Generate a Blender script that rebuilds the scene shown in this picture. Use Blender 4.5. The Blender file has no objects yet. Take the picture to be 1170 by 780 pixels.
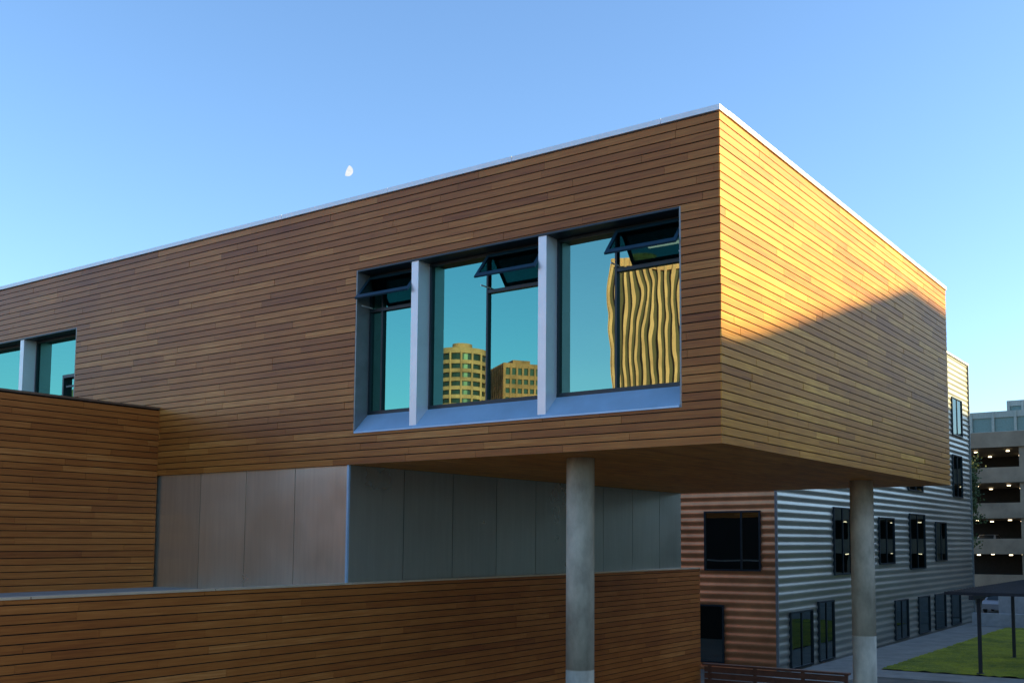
import bpy, bmesh, math, random
from mathutils import Vector, Matrix
random.seed(7)
S = bpy.context.scene
S.view_settings.view_transform='Standard'; S.view_settings.look='None'; S.view_settings.exposure=0
GZ = -5.6   # ground level, camera eye level is z=0
PHI=math.radians(36); EL=math.radians(18)
SD=Vector((math.cos(EL)*math.cos(PHI),math.cos(EL)*math.sin(PHI),math.sin(EL)))

# ------------------------------------------------------------ node helpers
def new_mat(name):
    m = bpy.data.materials.new(name); m.use_nodes = True
    nt = m.node_tree; nt.nodes.clear()
    out = nt.nodes.new('ShaderNodeOutputMaterial')
    return m, nt, out
def N(nt, t, **kw):
    n = nt.nodes.new(t)
    for k, v in kw.items():
        if k in n.inputs: n.inputs[k].default_value = v
        else: setattr(n, k, v)
    return n
def ramp(nt, stops):
    r = nt.nodes.new('ShaderNodeValToRGB')
    e = r.color_ramp.elements
    e[0].position, e[0].color = stops[0][0], (*stops[0][1], 1)
    e[1].position, e[1].color = stops[1][0], (*stops[1][1], 1)
    for p, c in stops[2:]:
        x = e.new(p); x.color = (*c, 1)
    return r

def wood_mat(name, tint=(1,1,1), rough=0.42, var=0.62):
    m, nt, out = new_mat(name); L = nt.links.new
    tc = N(nt,'ShaderNodeTexCoord'); at = N(nt,'ShaderNodeAttribute', attribute_name='rnd')
    mp = N(nt,'ShaderNodeMapping'); mp.inputs['Scale'].default_value=(0.9,0.9,22)
    L(tc.outputs['Object'], mp.inputs['Vector'])
    sc = N(nt,'ShaderNodeMath', operation='MULTIPLY'); sc.inputs[1].default_value=97.0
    L(at.outputs['Fac'], sc.inputs[0])
    ad = N(nt,'ShaderNodeVectorMath', operation='ADD'); L(mp.outputs[0], ad.inputs[0]); L(sc.outputs[0], ad.inputs[1])
    g = N(nt,'ShaderNodeTexNoise', Scale=1.6, Detail=6, Roughness=0.62); L(ad.outputs[0], g.inputs['Vector'])
    big = N(nt,'ShaderNodeTexNoise', Scale=0.45, Detail=3, Roughness=0.6); L(tc.outputs['Object'], big.inputs['Vector'])
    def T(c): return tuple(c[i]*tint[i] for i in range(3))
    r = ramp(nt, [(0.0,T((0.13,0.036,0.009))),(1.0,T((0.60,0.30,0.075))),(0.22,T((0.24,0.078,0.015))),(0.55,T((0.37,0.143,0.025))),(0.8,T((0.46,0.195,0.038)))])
    a = N(nt,'ShaderNodeMath', operation='MULTIPLY_ADD'); a.inputs[1].default_value=var; a.inputs[2].default_value=-0.18-var*0.48
    L(at.outputs['Fac'], a.inputs[0])
    b = N(nt,'ShaderNodeMath', operation='MULTIPLY_ADD'); b.inputs[1].default_value=1.0; L(g.outputs['Fac'], b.inputs[0]); L(a.outputs[0], b.inputs[2])
    c = N(nt,'ShaderNodeMath', operation='MULTIPLY_ADD'); c.inputs[1].default_value=0.55; L(big.outputs['Fac'], c.inputs[0]); L(b.outputs[0], c.inputs[2])
    L(c.outputs[0], r.inputs['Fac'])
    p = N(nt,'ShaderNodeBsdfPrincipled', Roughness=rough)
    L(r.outputs['Color'], p.inputs['Base Color'])
    bp = N(nt,'ShaderNodeBump', Strength=0.6, Distance=0.005); L(g.outputs['Fac'], bp.inputs['Height']); L(bp.outputs[0], p.inputs['Normal'])
    p.inputs['Specular IOR Level'].default_value=0.3
    L(p.outputs[0], out.inputs[0]); return m

def plain(name, col, rough=0.6, metal=0.0, nscale=3.0, nvar=0.15, bump=0.0, stretch=(1,1,1), spec=0.5):
    m, nt, out = new_mat(name); L = nt.links.new
    tc = N(nt,'ShaderNodeTexCoord'); mp = N(nt,'ShaderNodeMapping'); mp.inputs['Scale'].default_value=stretch
    L(tc.outputs['Object'], mp.inputs['Vector'])
    n = N(nt,'ShaderNodeTexNoise', Scale=nscale, Detail=6, Roughness=0.6); L(mp.outputs[0], n.inputs['Vector'])
    lo = tuple(x*(1-nvar) for x in col); hi = tuple(min(1,x*(1+nvar)) for x in col)
    r = ramp(nt, [(0.3,lo),(0.7,hi)]); L(n.outputs['Fac'], r.inputs['Fac'])
    p = N(nt,'ShaderNodeBsdfPrincipled', Roughness=rough, Metallic=metal)
    p.inputs['Specular IOR Level'].default_value=spec
    L(r.outputs['Color'], p.inputs['Base Color'])
    if bump:
        bp = N(nt,'ShaderNodeBump', Strength=0.5, Distance=bump); L(n.outputs['Fac'], bp.inputs['Height']); L(bp.outputs[0], p.inputs['Normal'])
    L(p.outputs[0], out.inputs[0]); return m

def panel_metal(name, col, rough=0.38, metal=0.9, rv=0.08):
    m, nt, out = new_mat(name); L = nt.links.new
    tc = N(nt,'ShaderNodeTexCoord'); at = N(nt,'ShaderNodeAttribute', attribute_name='rnd')
    mp = N(nt,'ShaderNodeMapping'); mp.inputs['Scale'].default_value=(9,9,0.6); L(tc.outputs['Object'], mp.inputs['Vector'])
    n = N(nt,'ShaderNodeTexNoise', Scale=1.5, Detail=5); L(mp.outputs[0], n.inputs['Vector'])
    big = N(nt,'ShaderNodeTexNoise', Scale=0.8, Detail=3); L(tc.outputs['Object'], big.inputs['Vector'])
    a = N(nt,'ShaderNodeMath', operation='MULTIPLY_ADD'); a.inputs[1].default_value=rv*2; a.inputs[2].default_value=1-rv*1.6; L(at.outputs['Fac'], a.inputs[0])
    b = N(nt,'ShaderNodeMath', operation='MULTIPLY_ADD'); b.inputs[1].default_value=0.26; L(n.outputs['Fac'], b.inputs[0]); L(a.outputs[0], b.inputs[2])
    mx = N(nt,'ShaderNodeVectorMath', operation='SCALE'); mx.inputs[0].default_value=col; L(b.outputs[0], mx.inputs['Scale'])
    p = N(nt,'ShaderNodeBsdfPrincipled', Metallic=metal)
    rr = N(nt,'ShaderNodeMath', operation='MULTIPLY_ADD'); rr.inputs[1].default_value=0.25; rr.inputs[2].default_value=rough-0.1; L(big.outputs['Fac'], rr.inputs[0]); L(rr.outputs[0], p.inputs['Roughness'])
    L(mx.outputs[0], p.inputs['Base Color'])
    bp = N(nt,'ShaderNodeBump', Strength=0.6, Distance=0.03); L(big.outputs['Fac'], bp.inputs['Height']); L(bp.outputs[0], p.inputs['Normal'])
    L(p.outputs[0], out.inputs[0]); return m

def glass_mat(name, tint=(0.13,0.36,0.30), amt=0.80, wav=0.0, wscale=0.7):
    """coated tinted glazing: mirror-like outer coating over a see-through tinted pane"""
    m, nt, out = new_mat(name); L = nt.links.new
    gl = N(nt,'ShaderNodeBsdfGlossy', Roughness=0.0, Color=(*tint,1))
    tr = N(nt,'ShaderNodeBsdfTransparent', Color=(0.35,0.62,0.62,1))
    mx = N(nt,'ShaderNodeMixShader', Fac=amt); L(tr.outputs[0], mx.inputs[1]); L(gl.outputs[0], mx.inputs[2])
    if wav:
        tc = N(nt,'ShaderNodeTexCoord')
        n = N(nt,'ShaderNodeTexNoise', Scale=wscale, Detail=1.5, Roughness=0.4); L(tc.outputs['Object'], n.inputs['Vector'])
        bp = N(nt,'ShaderNodeBump', Strength=1.0, Distance=wav); L(n.outputs['Fac'], bp.inputs['Height']); L(bp.outputs[0], gl.inputs['Normal'])
    L(mx.outputs[0], out.inputs[0]); return m

def emis(name, col, s):
    m, nt, out = new_mat(name)
    e = N(nt,'ShaderNodeEmission', Color=(*col,1), Strength=s); nt.links.new(e.outputs[0], out.inputs[0]); return m

# ------------------------------------------------------------ mesh helpers
class MB:
    def __init__(s): s.v=[]; s.f=[]; s.r=[]; s.sm=[]
    def box(s, x0,x1,y0,y1,z0,z1, r=None):
        if x0>x1:x0,x1=x1,x0
        if y0>y1:y0,y1=y1,y0
        if z0>z1:z0,z1=z1,z0
        b=len(s.v); r = random.random() if r is None else r
        for z in (z0,z1):
            s.v += [(x0,y0,z),(x1,y0,z),(x1,y1,z),(x0,y1,z)]
        s.r += [r]*8
        for q in ((0,3,2,1),(4,5,6,7),(0,1,5,4),(1,2,6,5),(2,3,7,6),(3,0,4,7)):
            s.f.append(tuple(b+i for i in q))
    def poly(s, pts, r=0.5):
        b=len(s.v); s.v += [tuple(p) for p in pts]; s.r += [r]*len(pts); s.f.append(tuple(range(b,b+len(pts))))
    def prism(s, pts, z0, z1, r=0.5):
        n=len(pts); b=len(s.v)
        s.v += [(x,y,z0) for x,y in pts]+[(x,y,z1) for x,y in pts]; s.r += [r]*2*n
        s.f.append(tuple(b+i for i in reversed(range(n)))); s.f.append(tuple(b+n+i for i in range(n)))
        for i in range(n):
            j=(i+1)%n; s.f.append((b+i,b+j,b+n+j,b+n+i))
    def cyl(s, cx,cy,rad,z0,z1,n=40,rad2=None):
        rad2 = rad if rad2 is None else rad2
        b=len(s.v)
        for (rr,z) in ((rad,z0),(rad2,z1)):
            s.v += [(cx+rr*math.cos(2*math.pi*i/n), cy+rr*math.sin(2*math.pi*i/n), z) for i in range(n)]
        s.r += [0.5]*2*n
        for i in range(n):
            j=(i+1)%n; s.f.append((b+i,b+j,b+n+j,b+n+i))
        s.f.append(tuple(b+i for i in reversed(range(n)))); s.f.append(tuple(b+n+i for i in range(n)))
    def obj(s, name, mat, parent=None, smooth=False):
        me = bpy.data.meshes.new(name); me.from_pydata(s.v,[],s.f); me.update()
        a = me.attributes.new('rnd','FLOAT','POINT'); a.data.foreach_set('value', s.r)
        me.materials.append(mat)
        o = bpy.data.objects.new(name, me); S.collection.objects.link(o)
        if smooth:
            for p in me.polygons: p.use_smooth=True
        if parent: o.parent = parent
        return o
def empty(name, loc=(0,0,0), rot=0):
    e = bpy.data.objects.new(name, None); S.collection.objects.link(e); e.location=loc; e.rotation_euler=(0,0,rot); return e

def rect_sub(rects, hole):
    out=[]; a0,a1,b0,b1 = hole
    for (x0,x1,z0,z1) in rects:
        if x1<=a0 or x0>=a1 or z1<=b0 or z0>=b1: out.append((x0,x1,z0,z1)); continue
        if x0<a0: out.append((x0,a0,z0,z1))
        if x1>a1: out.append((a1,x1,z0,z1))
        m0,m1=max(x0,a0),min(x1,a1)
        if z0<b0: out.append((m0,m1,z0,b0))
        if z1>b1: out.append((m0,m1,b1,z1))
    return out

PITCH=0.1358; GAP=0.018
def boards(mb, axis, u0,u1, z0,z1, off0, off1, holes=()):
    z = z0
    while z < z1-0.02:
        zt = min(z+PITCH-GAP, z1)
        u = u0 - random.uniform(0,3)
        rowr = random.random()*0.2
        while u < u1:
            ln = random.choice((1.2,1.8,2.4,3.0,3.6,4.2))*random.uniform(0.9,1.1)
            a,b = max(u,u0), min(u+ln-0.005,u1)
            if b>a+0.02:
                r = min(1,max(0, random.betavariate(1.8,1.8)*0.85+rowr))
                jit = random.uniform(-0.003,0.003)
                rs=[(a,b,z,zt)]
                for h in holes: rs = rect_sub(rs,h)
                for (p,q,s_,t) in rs:
                    if q-p<0.005 or t-s_<0.004: continue
                    if axis=='x': mb.box(p,q,off0+jit,off1,s_,t,r)
                    else: mb.box(off0,off1+jit,p,q,s_,t,r)
            u += ln
        z += PITCH
def slab(mb, axis, u0,u1,z0,z1,off0,off1,holes=()):
    rs=[(u0,u1,z0,z1)]
    for h in holes: rs=rect_sub(rs,h)
    for (p,q,s_,t) in rs:
        if axis=='x': mb.box(p,q,off0,off1,s_,t)
        else: mb.box(off0,off1,p,q,s_,t)

# ------------------------------------------------------------ materials
M_wood = wood_mat('cedar_cladding', tint=(0.93,0.80,0.78))
M_wood_end = wood_mat('cedar_cladding_sunlit', tint=(1.32,1.40,0.85), var=0.7)  # same cedar, brighter and yellower: warm sunlight put into the colour
M_wood_low = wood_mat('cedar_cladding_low', tint=(0.88,0.69,0.72), var=0.55)
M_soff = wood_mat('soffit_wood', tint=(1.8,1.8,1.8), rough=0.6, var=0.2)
M_dark = plain('dark_backing',(0.010,0.007,0.005),0.9)
M_wall = plain('interior_wall',(0.35,0.36,0.34),0.9)
M_alu = plain('brushed_aluminium',(0.72,0.75,0.78),0.4,0.35,nscale=2,nvar=0.06)
M_cop = plain('coping_metal',(0.78,0.82,0.86),0.4,0.15,nscale=2,nvar=0.05)
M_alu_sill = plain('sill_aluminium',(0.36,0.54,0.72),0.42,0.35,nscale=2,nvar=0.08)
M_jamb = plain('jamb_metal',(0.22,0.24,0.24),0.45,0.4)
M_frame = plain('dark_frame',(0.02,0.035,0.045),0.4,0.5)
M_awn = plain('awning_frame',(0.02,0.07,0.11),0.35,0.4)
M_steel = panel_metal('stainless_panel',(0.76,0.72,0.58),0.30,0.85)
M_steel_d = panel_metal('steel_panel_side',(0.44,0.48,0.45),0.30,0.95)  # same panel steel, darker: shade under the overhang put into the colour
M_conc = plain('concrete',(0.46,0.42,0.33),0.85,nscale=2.5,nvar=0.36,bump=0.006,stretch=(1,1,0.5))
M_roof = plain('roof_membrane',(0.30,0.29,0.27),0.9)
M_glass = glass_mat('tinted_glazing', wav=0.0009, wscale=0.5)
M_glassw = glass_mat('tinted_glazing_bowed', tint=(0.19,0.37,0.31), wav=0.0045, wscale=0.8)
M_glassd = glass_mat('dark_glazing', tint=(0.12,0.24,0.25), amt=0.55, wav=0.001)
M_bay = plain('bay_dark_interior',(0.02,0.03,0.035),0.5)
M_lamp = emis('interior_lamp',(1.0,0.85,0.6),2.0)

# ============================================================ MAIN BUILDING
B = empty('wood_clad_building')
ZB, ZT = 1.5, 6.66
YL = 13.35
XL = -34.0
W1 = (-7.83,-0.67,2.09,5.275)
W2 = (-25.0,-17.45,2.09,5.25)
mb=MB(); boards(mb,'x',XL,0.0,ZB,ZT,-0.022,0.0,(W1,W2)); mb.obj('front_cladding',M_wood,B)
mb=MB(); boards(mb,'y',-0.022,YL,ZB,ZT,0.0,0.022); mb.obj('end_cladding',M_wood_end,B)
mb=MB(); boards(mb,'x',XL,0.0,ZB,ZT,YL,YL+0.022); mb.obj('rear_cladding',M_wood,B)
mb=MB()
slab(mb,'x',XL,-0.004,ZB+0.03,ZT,0.004,0.30,(W1,W2))
mb.box(-0.30,-0.004,0.304,YL-0.3,ZB+0.03,ZT)
mb.box(XL,-0.004,YL-0.3,YL-0.004,ZB+0.03,ZT)
mb.obj('shell_wall',M_dark,B)
mb=MB(); mb.box(XL,-0.31,0.31,YL-0.31,ZB+0.03,2.0); mb.obj('floor_slab',M_wall,B)
mb=MB(); mb.box(XL,-0.31,0.31,YL-0.31,5.5,6.5); mb.box(XL,-0.31,6.0,6.2,2.0,5.5); mb.obj('interior_ceiling',M_wall,B)
mb=MB(); mb.box(XL,-0.31,0.31,YL-0.31,6.52,ZT-0.02); mb.obj('roof_deck',M_roof,B)
mb=MB()
for x,y in ((-2.2,2.2),(-1.6,4.2),(-19,2),(-18.2,3)): mb.box(x-0.35,x+0.35,y-0.03,y+0.03,5.44,5.48)
mb.obj('ceiling_light',M_lamp,B)
mb=MB(); x=-7.98
while x < -0.01:
    y=0.0
    while y<YL:
        ln=random.choice((2.4,3.0,3.6,4.2)); b=min(y+ln-0.004,YL)
        mb.box(x,min(x+PITCH-0.004,0.0),y,b,ZB,ZB+0.02); y+=ln
    x+=PITCH
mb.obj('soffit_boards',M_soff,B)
# roof coping
mb=MB()
x=XL; CZ0,CZ1=ZT+0.004,ZT+0.09
while x<0:
    xe=min(x+3.0,0.05); mb.box(x,xe-0.008,-0.06,0.25,CZ0,CZ1+random.uniform(-0.003,0.003)); x+=3.0
y=0.26
while y<YL+0.05:
    ye=min(y+3.0,YL+0.05); mb.box(-0.25,0.05,y,ye-0.008,CZ0,CZ1+random.uniform(-0.003,0.003)); y+=3.0
mb.box(XL,-0.26,YL-0.25,YL+0.05,CZ0,CZ1)
mb.obj('roof_coping',M_cop,B)

# ---------- window bays
GY=0.36
def window_group(name, W, bays, fins, awnings, mulls):
    x0,x1,z0,z1 = W
    r=MB(); r.box(x0,x0+0.03,-0.018,GY,z0,z1); r.box(x1-0.03,x1,-0.018,GY,z0,z1)
    r.obj(name+'_jamb',M_jamb,B)
    r=MB(); r.box(x0+0.03,x1-0.03,-0.02,GY,z1-0.035,z1); r.obj(name+'_head',M_frame,B)
    sl=MB()
    edges=[x0+0.031]+[f for f in fins]+[x1-0.031]
    for i in range(len(edges)-1):
        a,b=edges[i]+0.004,edges[i+1]-0.004
        p=[(-0.04,z0+0.002),(-0.04,z0+0.03),(GY,z0+0.44),(GY,z0+0.002)]
        k=len(sl.v)
        for xx in (a,b): sl.v += [(xx,yy,zz) for yy,zz in p]
        sl.r += [random.random()]*8
        sl.f += [(k,k+1,k+2,k+3)[::-1],(k+4,k+5,k+6,k+7)]
        for q in range(4):
            w=(q+1)%4; sl.f.append((k+q,k+w,k+4+w,k+4+q))
    sl.obj(name+'_sill',M_alu_sill,B)
    fi=MB()
    for f in fins: fi.box(f-0.085,f+0.085,0.0,GY+0.02,z0+0.07,z1-0.036)
    fi.obj(name+'_fin',M_alu,B)
    fr=MB(); zb=z0+0.40
    for (a,b,mat) in bays:
        g=MB(); g.poly([(a,GY,zb),(b,GY,zb),(b,GY,z1-0.03),(a,GY,z1-0.03)]); g.obj(name+'_pane',mat,B)
        fr.box(a,b,GY-0.05,GY+0.03,zb-0.01,zb+0.06); fr.box(a,b,GY-0.05,GY+0.03,z1-0.09,z1-0.04)
        fr.box(a,a+0.05,GY-0.045,GY+0.03,zb+0.06,z1-0.09); fr.box(b-0.05,b,GY-0.045,GY+0.03,zb+0.06,z1-0.09)
    for m_ in mulls: fr.box(m_-0.02,m_+0.02,GY-0.05,GY+0.03,zb+0.06,z1-0.09)
    for (a,b,h) in awnings:
        zt=z1-0.10
        fr.box(a,b,GY-0.055,GY+0.03,zt-h-0.06,zt-h)
        e=empty(name+'_awning_sash',(0,GY-0.06,zt)); e.parent=B
        ang=math.radians(38)
        q=MB(); t=0.06
        q.box(a,b,-0.035,0.0,-0.07,0); q.box(a,b,-0.035,0.0,-h,-h+0.09)
        q.box(a,a+t,-0.035,0.0,-h+0.09,-0.07); q.box(b-t,b,-0.035,0.0,-h+0.09,-0.07)
        q.obj('sash_frame',M_awn,e)
        q=MB(); q.box(a+t,b-t,-0.022,-0.014,-h+0.09,-0.07); q.obj('sash_glass',M_glassd,e)
        e.rotation_euler=(-ang,0,0)
        q=MB()
        for xx in (a+0.02,b-0.03): q.box(xx,xx+0.012,-math.sin(ang)*h*0.62,0.05,-h+0.02,-h+0.045)
        st=q.obj('stay_arm',M_alu,B); st.location=(0,GY-0.06,zt)
    fr.obj(name+'_frame',M_frame,B)
window_group('main_window',W1,
   [(-7.80,-6.395,M_glass),(-6.225,-3.455,M_glass),(-3.285,-0.70,M_glassw)],
   (-6.31,-3.37),
   [(-7.78,-6.40,0.62),(-4.80,-3.46,0.62),(-2.05,-0.72,0.62)],
   (-7.45,-4.83,-2.08))
window_group('side_window',W2,
   [(-24.97,-20.05,M_glass),(-19.88,-17.48,M_glass)],(-19.965,),
   [],(-22.0,))
d=MB()
d.box(-18.47,-18.41,0.25,0.36,2.5,4.2); d.box(-17.62,-17.56,0.25,0.36,2.5,4.2); d.box(-18.41,-17.62,0.25,0.36,4.12,4.2); d.box(-18.2,-17.7,0.2,0.24,3.86,3.9)
d.obj('balcony_door_frame',M_frame,B)

# ---------- steel lower storey
XS=-7.99; DZ=-0.97
mb=MB(); mb.box(XL,XS-0.02,0.08,YL-0.02,DZ-0.6,ZB+0.025); mb.obj('lower_core',M_dark,B)
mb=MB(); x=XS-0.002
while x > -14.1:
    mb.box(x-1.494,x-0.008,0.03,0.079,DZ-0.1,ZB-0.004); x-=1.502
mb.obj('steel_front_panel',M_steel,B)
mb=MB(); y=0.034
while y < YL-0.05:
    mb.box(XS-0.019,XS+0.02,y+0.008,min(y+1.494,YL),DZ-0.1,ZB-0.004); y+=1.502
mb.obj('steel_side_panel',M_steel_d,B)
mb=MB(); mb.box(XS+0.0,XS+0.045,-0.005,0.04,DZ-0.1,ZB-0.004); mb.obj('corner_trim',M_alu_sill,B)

# ---------- wing to the left
XW=-14.0; WT=3.03
mb=MB(); boards(mb,'y',-16.0,-0.024,DZ,WT-0.05,XW,XW+0.022); mb.obj('wing_cladding',M_wood_low,B)
mb=MB(); mb.box(XW-12,XW-0.004,-16,-0.03,DZ,WT-0.06); mb.obj('wing_core',M_dark,B)
mb=MB(); mb.box(XW-12,XW+0.04,-16,-0.026,WT-0.045,WT); mb.obj('wing_coping',plain('bronze_coping',(0.16,0.10,0.06),0.5,0.4),B)
# ---------- base storey with long timber parapet
XF=-7.80; FT=-0.75
mb=MB(); boards(mb,'y',-18.0,14.25,GZ,FT-0.035,XF-0.022,XF); mb.obj('base_cladding',M_wood_low,B)
mb=MB(); mb.box(XF-0.20,XF-0.024,-18,14.24,GZ,FT-0.04); mb.box(-34,XF-0.2,14.0,14.24,GZ,FT-0.3); mb.obj('base_parapet',M_dark,B)
mb=MB(); y=-18
while y<14.2:
    mb.box(XF-0.24,XF+0.02,y,min(y+2.98,14.28),FT-0.032,FT); y+=3
mb.obj('parapet_cap',plain('cap_metal',(0.62,0.48,0.32),0.45,0.3),B)
mb=MB(); mb.box(-34,XF-0.21,-18,13.98,GZ,DZ); mb.obj('terrace_deck',M_roof,B)
# ---------- columns
for (cx,cy,rad) in ((-3.35,1.15,0.25),(-1.30,10.2,0.28)):
    mb=MB()
    mb.cyl(cx,cy,rad,GZ,-2.2,48); mb.cyl(cx,cy,rad-0.006,-2.2,-2.185,48); mb.cyl(cx,cy,rad,-2.185,ZB+0.002,48)
    o=mb.obj('concrete_column',M_conc,B)
    for p in o.data.polygons: p.use_smooth = len(p.vertices)==4

# ============================================================ TIMBER FENCE
mb=MB(); z=GZ
while z< -3.75:
    mb.box(-7.7,-3.2,14.3,14.33,z,z+0.16); z+=0.19
for x in (-7.6,-6.1,-4.6,-3.3): mb.box(x,x+0.09,14.335,14.42,GZ,-3.7)
mb.box(-7.75,-3.15,14.26,14.46,-3.70,-3.64)
mb.obj('wooden_fence',plain('fence_stain',(0.13,0.05,0.03),0.6,nvar=0.3))

# ============================================================ CORRUGATED METAL BUILDING
C = empty('corrugated_metal_building')
CX,CY,CYE,CT = -10.92,27.4,62.6,12.9
PER=0.36; AMP=0.024
def corr(mb, axis, u0,u1,pos,sgn,z0,z1):
    n=int((z1-z0)/PER*8); b=len(mb.v)
    for i in range(n+1):
        z=z0+(z1-z0)*i/n
        ph=((z-z0)/PER)%1.0
        off=AMP*math.sin(ph*2*math.pi) + AMP
        for u in (u0,u1):
            mb.v.append((u,pos+sgn*off,z) if axis=='x' else (pos+sgn*off,u,z)); mb.r.append(0.5)
    for i in range(n):
        mb.f.append((b+2*i,b+2*i+1,b+2*i+3,b+2*i+2))
M_corr=plain('corrugated_steel',(0.38,0.39,0.34),0.38,0.7,nscale=0.5,nvar=0.28,stretch=(1,0.2,1))
M_corr2=plain('corrugated_warm_reflection',(0.60,0.27,0.12),0.38,0.65,nscale=0.6,nvar=0.28)  # same steel; warm reflection of the timber walls put into its colour
mb=MB(); corr(mb,'y',CY-0.09,CYE,CX,1,GZ,CT); mb.obj('corrugated_side',M_corr,C,True)
mb=MB(); corr(mb,'x',-32,CX-0.0,CY,-1,GZ,CT); mb.obj('corrugated_front',M_corr2,C,True)
mb=MB(); mb.box(-32,CX-0.01,CY+0.01,CYE,GZ,CT-0.02); mb.obj('core',M_roof,C)
mb=MB(); mb.box(CX-0.04,CX+0.07,CY-0.08,CY-0.0,GZ,CT); mb.box(CX-0.05,CX+0.12,CYE,CYE+0.1,GZ,CT); mb.obj('corner_trim',M_jamb,C)
mb=MB(); mb.box(-32,CX+0.15,CY-0.15,CY+0.2,CT,CT+0.12); mb.box(CX-0.2,CX+0.15,CY+0.2,CYE,CT,CT+0.12); mb.obj('coping',M_alu,C)
wf=MB(); wg=MB(); wd=MB()
def win_y(y0,y1,z0,z1,split=0):
    x=CX
    wd.box(x-0.0,x+0.05,y0,y1,z0,z1)
    wg.poly([(x+0.06,y0,z0),(x+0.06,y1,z0),(x+0.06,y1,z1),(x+0.06,y0,z1)])
    t=0.07
    wf.box(x,x+0.13,y0-t,y0,z0-t,z1+t); wf.box(x,x+0.13,y1,y1+t,z0-t,z1+t); wf.box(x,x+0.13,y0,y1,z1,z1+t); wf.box(x,x+0.13,y0,y1,z0-t,z0)
    if split: wf.box(x+0.07,x+0.10,(y0+y1)/2-0.04,(y0+y1)/2+0.04,z0,z1)
def win_x(x0,x1,z0,z1,splits=()):
    y=CY
    wd.box(x0,x1,y-0.05,y,z0,z1)
    wg.poly([(x0,y-0.06,z0),(x1,y-0.06,z0),(x1,y-0.06,z1),(x0,y-0.06,z1)])
    t=0.07
    wf.box(x0-t,x0,y-0.13,y,z0-t,z1+t); wf.box(x1,x1+t,y-0.13,y,z0-t,z1+t); wf.box(x0,x1,y-0.13,y,z1,z1+t); wf.box(x0,x1,y-0.13,y,z0-t,z0)
    for s_ in splits: wf.box(s_-0.035,s_+0.035,y-0.11,y-0.07,z0,z1)
win_y(34.3,36.7,-1.5,1.7,1); win_y(41.3,43.9,-1.1,1.35,1); win_y(47.1,50.2,-1.5,1.7,1); win_y(52.8,55.3,-1.1,1.3,1)
win_y(28.7,31.2,GZ+0.15,-3.1,1); win_y(32.1,34.0,GZ+0.15,-2.8,1); win_y(43.9,46.3,GZ+0.2,-3.3,1); win_y(48.6,50.9,GZ+0.2,-3.3); win_y(52.3,54.7,GZ+0.2,-3.3); win_y(56.3,58.6,GZ+0.2,-3.3)
win_y(57.8,60.4,7.5,10.0,1); win_y(57.6,60.0,3.2,6.0,1); win_y(47,50,3.2,6.0,1); win_y(38,40.6,3.2,6.0,1); win_y(47,50,7.5,10,1); win_y(38,40.6,7.5,10,1)
win_x(-14.3,-11.7,-1.15,1.35,(-12.55,)); win_x(-14.8,-13.5,-5.2,-2.8); win_x(-20,-17.4,-1.15,1.35,(-18.5,)); win_x(-20,-17.4,4,6.5,(-18.5,)); win_x(-14.3,-11.7,4,6.5,(-12.55,))
wf.obj('window_frame',M_frame,C); wg.obj('window_glass',glass_mat('building_glass',tint=(0.26,0.32,0.33),amt=0.75,wav=0.003),C); wd.obj('window_recess',M_bay,C)

# ============================================================ GROUND, LAWN, PATHS
mb=MB(); mb.poly([(-2500,-2500,GZ),(2500,-2500,GZ),(2500,2500,GZ),(-2500,2500,GZ)])
mb.obj('ground',plain('asphalt_ground',(0.13,0.115,0.09),0.9,nscale=0.6,nvar=0.25,bump=0.01))
mb=MB(); mb.box(-10.6,-7.6,20,64,GZ,GZ+0.06); mb.box(-7.6,25,28.6,31.0,GZ,GZ+0.06); mb.obj('path',plain('concrete_paving',(0.24,0.23,0.20),0.9,nscale=1.2,nvar=0.2))
m,nt,out=new_mat('grass'); L=nt.links.new
tc=N(nt,'ShaderNodeTexCoord'); n1=N(nt,'ShaderNodeTexNoise',Scale=0.5,Detail=8,Roughness=0.7); n2=N(nt,'ShaderNodeTexNoise',Scale=18,Detail=4,Roughness=0.7)
L(tc.outputs['Object'],n1.inputs['Vector']); L(tc.outputs['Object'],n2.inputs['Vector'])
ad=N(nt,'ShaderNodeMath',operation='ADD'); L(n1.outputs['Fac'],ad.inputs[0]); L(n2.outputs['Fac'],ad.inputs[1])
hf=N(nt,'ShaderNodeMath',operation='MULTIPLY'); hf.inputs[1].default_value=0.5; L(ad.outputs[0],hf.inputs[0])
r=ramp(nt,[(0.40,(0.10,0.14,0.006)),(0.60,(0.42,0.42,0.012))]); L(hf.outputs[0],r.inputs['Fac'])
p=N(nt,'ShaderNodeBsdfPrincipled',Roughness=0.9); L(r.outputs['Color'],p.inputs['Base Color'])
bp=N(nt,'ShaderNodeBump',Strength=1.0,Distance=0.08); L(n2.outputs['Fac'],bp.inputs['Height']); L(bp.outputs[0],p.inputs['Normal']); L(p.outputs[0],out.inputs[0])
M_grass=m
bm=bmesh.new(); nx,ny=130,120
vs=[[bm.verts.new((-7.6+27*i/nx,31+26*j/ny,GZ+0.07+random.uniform(0,0.07))) for j in range(ny+1)] for i in range(nx+1)]
for i in range(nx):
    for j in range(ny): bm.faces.new((vs[i][j],vs[i+1][j],vs[i+1][j+1],vs[i][j+1]))
me=bpy.data.meshes.new('lawn'); bm.to_mesh(me); bm.free(); me.materials.append(M_grass)
o=bpy.data.objects.new('lawn',me); S.collection.objects.link(o)
mb=MB(); mb.box(-10,30,58.2,58.6,GZ,GZ+0.9); mb.box(-10,30,66.5,66.8,GZ,GZ+1.9); mb.obj('retaining_wall',plain('pale_concrete',(0.42,0.42,0.42),0.85))

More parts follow.
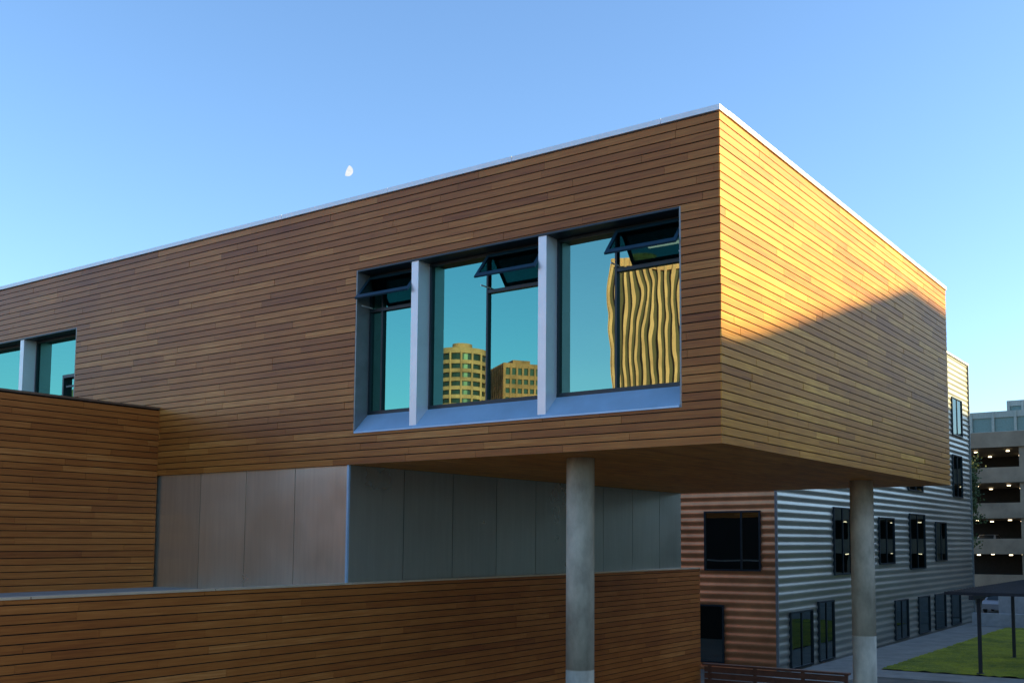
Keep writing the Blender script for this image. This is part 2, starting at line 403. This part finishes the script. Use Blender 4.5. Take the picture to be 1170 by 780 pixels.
# ============================================================ PERGOLA
P=MB(); py=[31.6,38.6,45.6]
for y in py:
    for x in (-3.5,1.2):
        P.box(x-0.07,x+0.07,y-0.07,y+0.07,GZ,-2.35)
        P.box(x-0.14,x+0.14,y-0.14,y+0.14,GZ+0.05,GZ+0.12)
for x in (-3.5,1.2): P.box(x-0.08,x+0.08,30.2,47,-2.35,-2.17)
y=30.3
while y<47: P.box(-4.6,2.3,y,y+0.07,-2.165,-2.03); y+=0.55
P.obj('pergola',plain('pergola_steel',(0.03,0.032,0.04),0.5,0.4))

# ============================================================ PARKING GARAGE
K=empty('parking_garage'); M_gar=plain('garage_concrete',(0.30,0.24,0.17),0.85,nscale=0.6,nvar=0.25)
mb=MB(); lm=MB()
gx0,gx1,gy0,gy1=-21,34,84,116
for i in range(5):
    zf=GZ+1.7+3.25*i
    mb.box(gx0,gx1,gy0,gy1,zf-0.3,zf)
    mb.box(gx0,gx1,gy0-0.25,gy0,zf-0.35,zf+1.05); mb.box(gx0-0.25,gx0,gy0,gy1,zf-0.35,zf+1.05)
    if i<4:
        x=gx0+1
        while x<gx1:
            mb.box(x,x+0.55,gy0+0.02,gy0+0.6,zf,zf+2.95); x+=8.5
        x=gx0+2
        while x<gx1-25:
            for yy in (gy0+3,gy0+9): lm.box(x,x+0.3,yy,yy+0.12,zf+2.74,zf+2.83)
            x+=2.9
mb.obj('deck_and_spandrel',M_gar,K); lm.obj('deck_light',emis('garage_light',(1,0.8,0.5),5),K)
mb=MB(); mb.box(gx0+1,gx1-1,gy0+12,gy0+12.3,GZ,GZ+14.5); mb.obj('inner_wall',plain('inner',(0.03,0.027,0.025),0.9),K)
mb=MB(); mb.box(gx0+6,gx0+12,gy0+16,gy0+22,GZ+14.8,GZ+16); mb.obj('stair_tower',M_gar,K)

# ============================================================ CARS
def car(x,y,rot,col,z=GZ):
    e=empty('parked_car',(x,y,z),rot)
    prof=[(-2.2,0.35),(-2.25,0.75),(-2.05,0.98),(-1.35,1.02),(-0.75,1.42),(0.65,1.45),(1.25,1.0),(2.0,0.88),(2.25,0.68),(2.25,0.35)]
    m_=MB(); n=len(prof)
    for yy in (-0.88,0.88):
        for (px,pz) in prof: m_.v.append((px, yy*(0.82 if pz>1.1 else 1), pz)); m_.r.append(.5)
    m_.f.append(tuple(range(n))); m_.f.append(tuple(reversed(range(n,2*n))))
    for i in range(n):
        j=(i+1)%n; m_.f.append((i,n+i,n+j,j))
    m_.obj('body',plain('car_paint',col,0.3,0.2,nvar=0.02),e)
    g=MB()
    for s_ in (-1,1):
        g.poly([(-1.2,s_*0.887,1.0),(-0.72,s_*0.76,1.36),(0.6,s_*0.76,1.38),(1.1,s_*0.887,1.0)])
    g.poly([(1.28,-0.68,1.03),(1.28,0.68,1.03),(0.74,0.62,1.41),(0.74,-0.62,1.41)]); g.poly([(-1.36,-0.68,1.07),(-1.36,0.68,1.07),(-0.84,0.62,1.40),(-0.84,-0.62,1.40)])
    g.obj('windows',M_bay,e)
    for wx in (-1.35,1.4):
        for wy in (-0.82,0.82):
            w=MB(); w.cyl(0,0,0.33,-0.1,0.1,20); o=w.obj('wheel',M_bay,e); o.location=(wx,wy,0.33); o.rotation_euler=(math.pi/2,0,0)
car(-11.5,74,math.pi/2,(0.35,0.36,0.38)); car(-8.6,74.2,math.pi/2,(0.1,0.12,0.15)); car(-5.6,74,math.pi/2,(0.6,0.6,0.62)); car(-2.8,74,math.pi/2,(0.3,0.03,0.03))
car(-15,87.2,math.pi/2,(0.6,0.6,0.6),GZ+1.7+3.25); car(-11,87.2,math.pi/2,(0.3,0.3,0.32),GZ+1.7+6.5)

# ============================================================ TREES
M_bark=plain('bark',(0.09,0.065,0.045),0.9)
def leafmat():
    m,nt,out=new_mat('leaves'); L=nt.links.new
    at=N(nt,'ShaderNodeAttribute',attribute_name='rnd'); r=ramp(nt,[(0,(0.02,0.05,0.01)),(1,(0.09,0.13,0.03))]); L(at.outputs['Fac'],r.inputs['Fac'])
    p=N(nt,'ShaderNodeBsdfPrincipled',Roughness=0.7); L(r.outputs[0],p.inputs['Base Color']); L(p.outputs[0],out.inputs[0]); return m
M_leaf=leafmat()
def tree(x,y,h,rad):
    e=empty('broadleaf_tree',(x,y,GZ)); t=MB(); t.cyl(0,0,0.22,0,h*0.5,10,0.12)
    t.obj('trunk',M_bark,e); lf=MB()
    tips=[]
    for i in range(9):
        a=random.uniform(0,6.28); z0=h*random.uniform(0.3,0.5); q=Vector((math.cos(a)*rad*random.uniform(.4,.8),math.sin(a)*rad*random.uniform(.4,.8),h*random.uniform(0.55,0.95)))
        tips.append(q); p0=Vector((0,0,z0)); d=(q-p0); s1=d.cross(Vector((0,0,1))).normalized()*0.06; s2=d.cross(s1).normalized()*0.06
        br=MB(); c=[p0+s1,p0+s2,p0-s1,p0-s2,q]; br.v=[tuple(k) for k in c]; br.r=[.5]*5; br.f=[(0,1,4),(1,2,4),(2,3,4),(3,0,4)]; br.obj('limb',M_bark,e)
    for k in range(60):
        tc_=random.choice(tips)+Vector((random.gauss(0,rad*.28),random.gauss(0,rad*.28),random.gauss(0,h*.07)))
        cr=random.random()
        for j in range(45):
            p=tc_+Vector([random.gauss(0,0.32) for _ in range(3)]); a=Vector([random.gauss(0,1) for _ in range(3)]).normalized()*0.13; bb=a.orthogonal().normalized()*0.09
            lf.poly([p-a,p-bb,p+a,p+bb], min(1,max(0,cr*0.7+random.random()*0.3)))
    lf.obj('foliage',M_leaf,e)
tree(-14.5,76,13.2,1.3)

# ============================================================ CITY
def office(name, cx,cy,w,d,ztop,rot,wall,glass,fl=3.4,bay=3.0,band=0.45,z0=GZ,vert=False,pwf=0.5):
    e=empty(name,(cx,cy,0),rot); core=MB(); core.box(-w/2+0.3,w/2-0.3,-d/2+0.3,d/2-0.3,z0,ztop-0.5); core.obj('glazing',glass,e)
    b=MB()
    if not vert:
        z=z0
        while z<ztop-1.3-fl*band: b.box(-w/2,w/2,-d/2,d/2,z,z+fl*band); z+=fl
    b.box(-w/2,w/2,-d/2,d/2,ztop-1.2,ztop)
    n=max(1,int(w/bay)); pw=0.5 if not vert else bay*pwf
    for i in range(n+1):
        x=-w/2+(w-pw)*i/n
        b.box(x,x+pw,-d/2-0.15,-d/2+0.25,z0,ztop-0.01); b.box(x,x+pw,d/2-0.25,d/2+0.15,z0,ztop-0.01)
    n=max(1,int(d/bay))
    for i in range(n+1):
        y=-d/2+(d-pw)*i/n
        b.box(-w/2-0.15,-w/2+0.25,y,y+pw,z0,ztop-0.01); b.box(w/2-0.25,w/2+0.15,y,y+pw,z0,ztop-0.01)
    b.obj('facade_grid',wall,e); r=MB(); r.box(-w/5,w/5,-d/5,d/5,ztop,ztop+1.6); r.obj('plant_room',wall,e); return e
M_gold=plain('terracotta_fin',(0.86,0.34,0.20),0.7,0.0,nscale=0.3,nvar=0.3)
M_band=plain('ochre_stone_band',(0.80,0.27,0.16),0.8,0.0,nscale=0.15,nvar=0.45)
M_brick=plain('terracotta_brick',(0.55,0.17,0.10),0.8,nscale=0.15,nvar=0.5)
M_tan=plain('tan_stone',(0.45,0.34,0.22),0.8,nscale=0.3)
M_slate=plain('slate_panel',(0.10,0.11,0.11),0.7,nscale=0.3)
M_dkg=plain('dark_city_glass',(0.04,0.045,0.045),0.25)
M_teal=plain('green_city_glass',(0.10,0.20,0.20),0.3)
office('distant_tower',-22,208,46,30,25.5,0,plain('grey_green_wall',(0.30,0.36,0.34),0.8),M_teal,3.2,4,0.5)
office('distant_tower',-33,230,12,20,31,0,plain('grey_wall',(0.34,0.38,0.36),0.8),M_teal,3.2,3,0.5)
office('striped_tower',-61.5,-101.5,9.2,12,36.5,math.atan2(0.86,0.51)-math.pi/2,M_gold,plain('brown_recess',(0.10,0.05,0.03),0.6),3.2,0.85,0.1,vert=True,pwf=0.42)
e=empty('curved_tower',(-165,-184.4,0)); g=MB(); g.cyl(0,0,6.0,GZ,48,40); g.obj('glazing',M_dkg,e); b=MB(); z=GZ
while z<46: b.cyl(0,0,6.4,z,z+0.95,40); z+=2.2
b.cyl(0,0,6.4,47.6,49,40); b.cyl(0,0,2.5,49,50.8,24)
for k in range(14):
    a=2*math.pi*k/14; b.cyl(6.35*math.cos(a),6.35*math.sin(a),0.28,GZ,48,8)
b.obj('floor_band',M_band,e)
office('apartment_tower',-159,-200,13,12,46.5,0.6,M_brick,M_dkg,2.4,1.6,0.45)
office('apartment_tower',-196,-172,18,12,42,0.6,M_brick,M_dkg,3.0,2.4,0.5)
office('office_block',-230,-130,40,20,36,0.3,M_slate,M_teal,3.2,3,0.5)
# neighbour east of the site; its roofline throws the diagonal shadow
HN=18.0
def src(y,z):
    t=(HN-z)/SD.z
    return (SD.x*t, y+SD.y*t)
A0=src(-30,3.25); A1=src(0.3,3.25); A2=src(1.4,3.5); A3=src(10.1,6.05); A4=(A3[0],A3[1]+78)
NB=empty('neighbour_office_building')
mb=MB(); mb.prism([A0,A1,A2,A3,A4,(90,A4[1]),(90,A0[1])],GZ,HN); mb.box(A3[0]+1,A3[0]+12,A3[1]+16.5,A4[1]-1,HN,HN+8); mb.obj('mass',M_tan,NB)  # long ends and taller block are unseen, added to shade the surrounding walls
g=MB()
for k in range(5):
    z=GZ+1.2+k*4.4
    y=A3[1]+1
    while y<A4[1]-3: g.poly([(A3[0]-0.02,y,z),(A3[0]-0.02,y,z+2.2),(A3[0]-0.02,y+2.2,z+2.2),(A3[0]-0.02,y+2.2,z)]); y+=3.4
    y=A0[1]+1
    while y<A1[1]-3: g.poly([(A0[0]-0.02,y,z),(A0[0]-0.02,y,z+2.2),(A0[0]-0.02,y+2.2,z+2.2),(A0[0]-0.02,y+2.2,z)]); y+=3.4
g.obj('window',M_dkg,NB)

# ============================================================ MOON
CAM=Vector((6.82,-13.84,0))
p=math.radians(4.7)
h=Vector((-0.5351,0.8448,0)); r_=Vector((0.8448,0.5351,0)); f=1168.0
a_=(397-700)/f; b_=(524-195)/f
dm=(r_*a_ + h*(math.cos(p)-b_*math.sin(p)) + Vector((0,0,1))*(math.sin(p)+b_*math.cos(p))).normalized()
bm=bmesh.new(); R=11.0
n=24; pts=[]
for i in range(n+1):
    t=-math.pi/2+math.pi*i/n; pts.append((R*math.cos(t),R*math.sin(t)))
for i in range(n-1,0,-1):
    t=-math.pi/2+math.pi*i/n; pts.append((-0.2*R*math.cos(t),R*math.sin(t)))
bm.faces.new([bm.verts.new((x,y,0)) for x,y in pts]); me=bpy.data.meshes.new('moon'); bm.to_mesh(me); bm.free()
m,nt,out=new_mat('moon_surface'); n1=N(nt,'ShaderNodeTexNoise',Scale=0.16,Detail=3); tc=N(nt,'ShaderNodeTexCoord'); nt.links.new(tc.outputs['Object'],n1.inputs['Vector'])
r=ramp(nt,[(0.3,(0.74,0.82,0.90)),(0.6,(0.92,0.95,0.96))]); nt.links.new(n1.outputs['Fac'],r.inputs['Fac']); em=N(nt,'ShaderNodeEmission',Strength=1.0); nt.links.new(r.outputs[0],em.inputs['Color']); nt.links.new(em.outputs[0],out.inputs[0])  # only the sunlit part is modelled, its brightness is emission
me.materials.append(m); o=bpy.data.objects.new('moon',me); S.collection.objects.link(o); o.location=CAM+dm*2200
o.rotation_euler=(-dm).to_track_quat('Z','Y').to_euler()
o.rotation_euler.rotate_axis('Z', math.radians(-20))

# ============================================================ LIGHT
sl=bpy.data.lights.new('sun','SUN'); sl.energy=13; sl.angle=math.radians(0.53); sl.color=(1.0,0.75,0.29)
so=bpy.data.objects.new('sun',sl); S.collection.objects.link(so); so.rotation_euler=SD.to_track_quat('Z','Y').to_euler(); so.location=(60,40,60)
w=bpy.data.worlds.new('World'); S.world=w; w.use_nodes=True; nt=w.node_tree
bg=nt.nodes['Background']; sky=nt.nodes.new('ShaderNodeTexSky'); sky.sky_type='NISHITA'; sky.sun_disc=False
sky.sun_elevation=EL; sky.sun_rotation=math.pi/2-PHI; sky.air_density=1.1; sky.dust_density=0.7; sky.ozone_density=4.5; sky.altitude=0
nt.links.new(sky.outputs[0],bg.inputs['Color']); bg.inputs['Strength'].default_value=0.33

# ============================================================ CAMERA
cd=bpy.data.cameras.new('camera'); cd.sensor_width=36; cd.lens=1168/1170*36; cd.shift_x=-115/1170; cd.shift_y=134/1170; cd.clip_start=0.1; cd.clip_end=6000
co=bpy.data.objects.new('camera',cd); S.collection.objects.link(co); co.location=CAM
co.rotation_euler=(math.radians(90+4.7),0,math.atan2(0.5351,0.8448)); S.camera=co
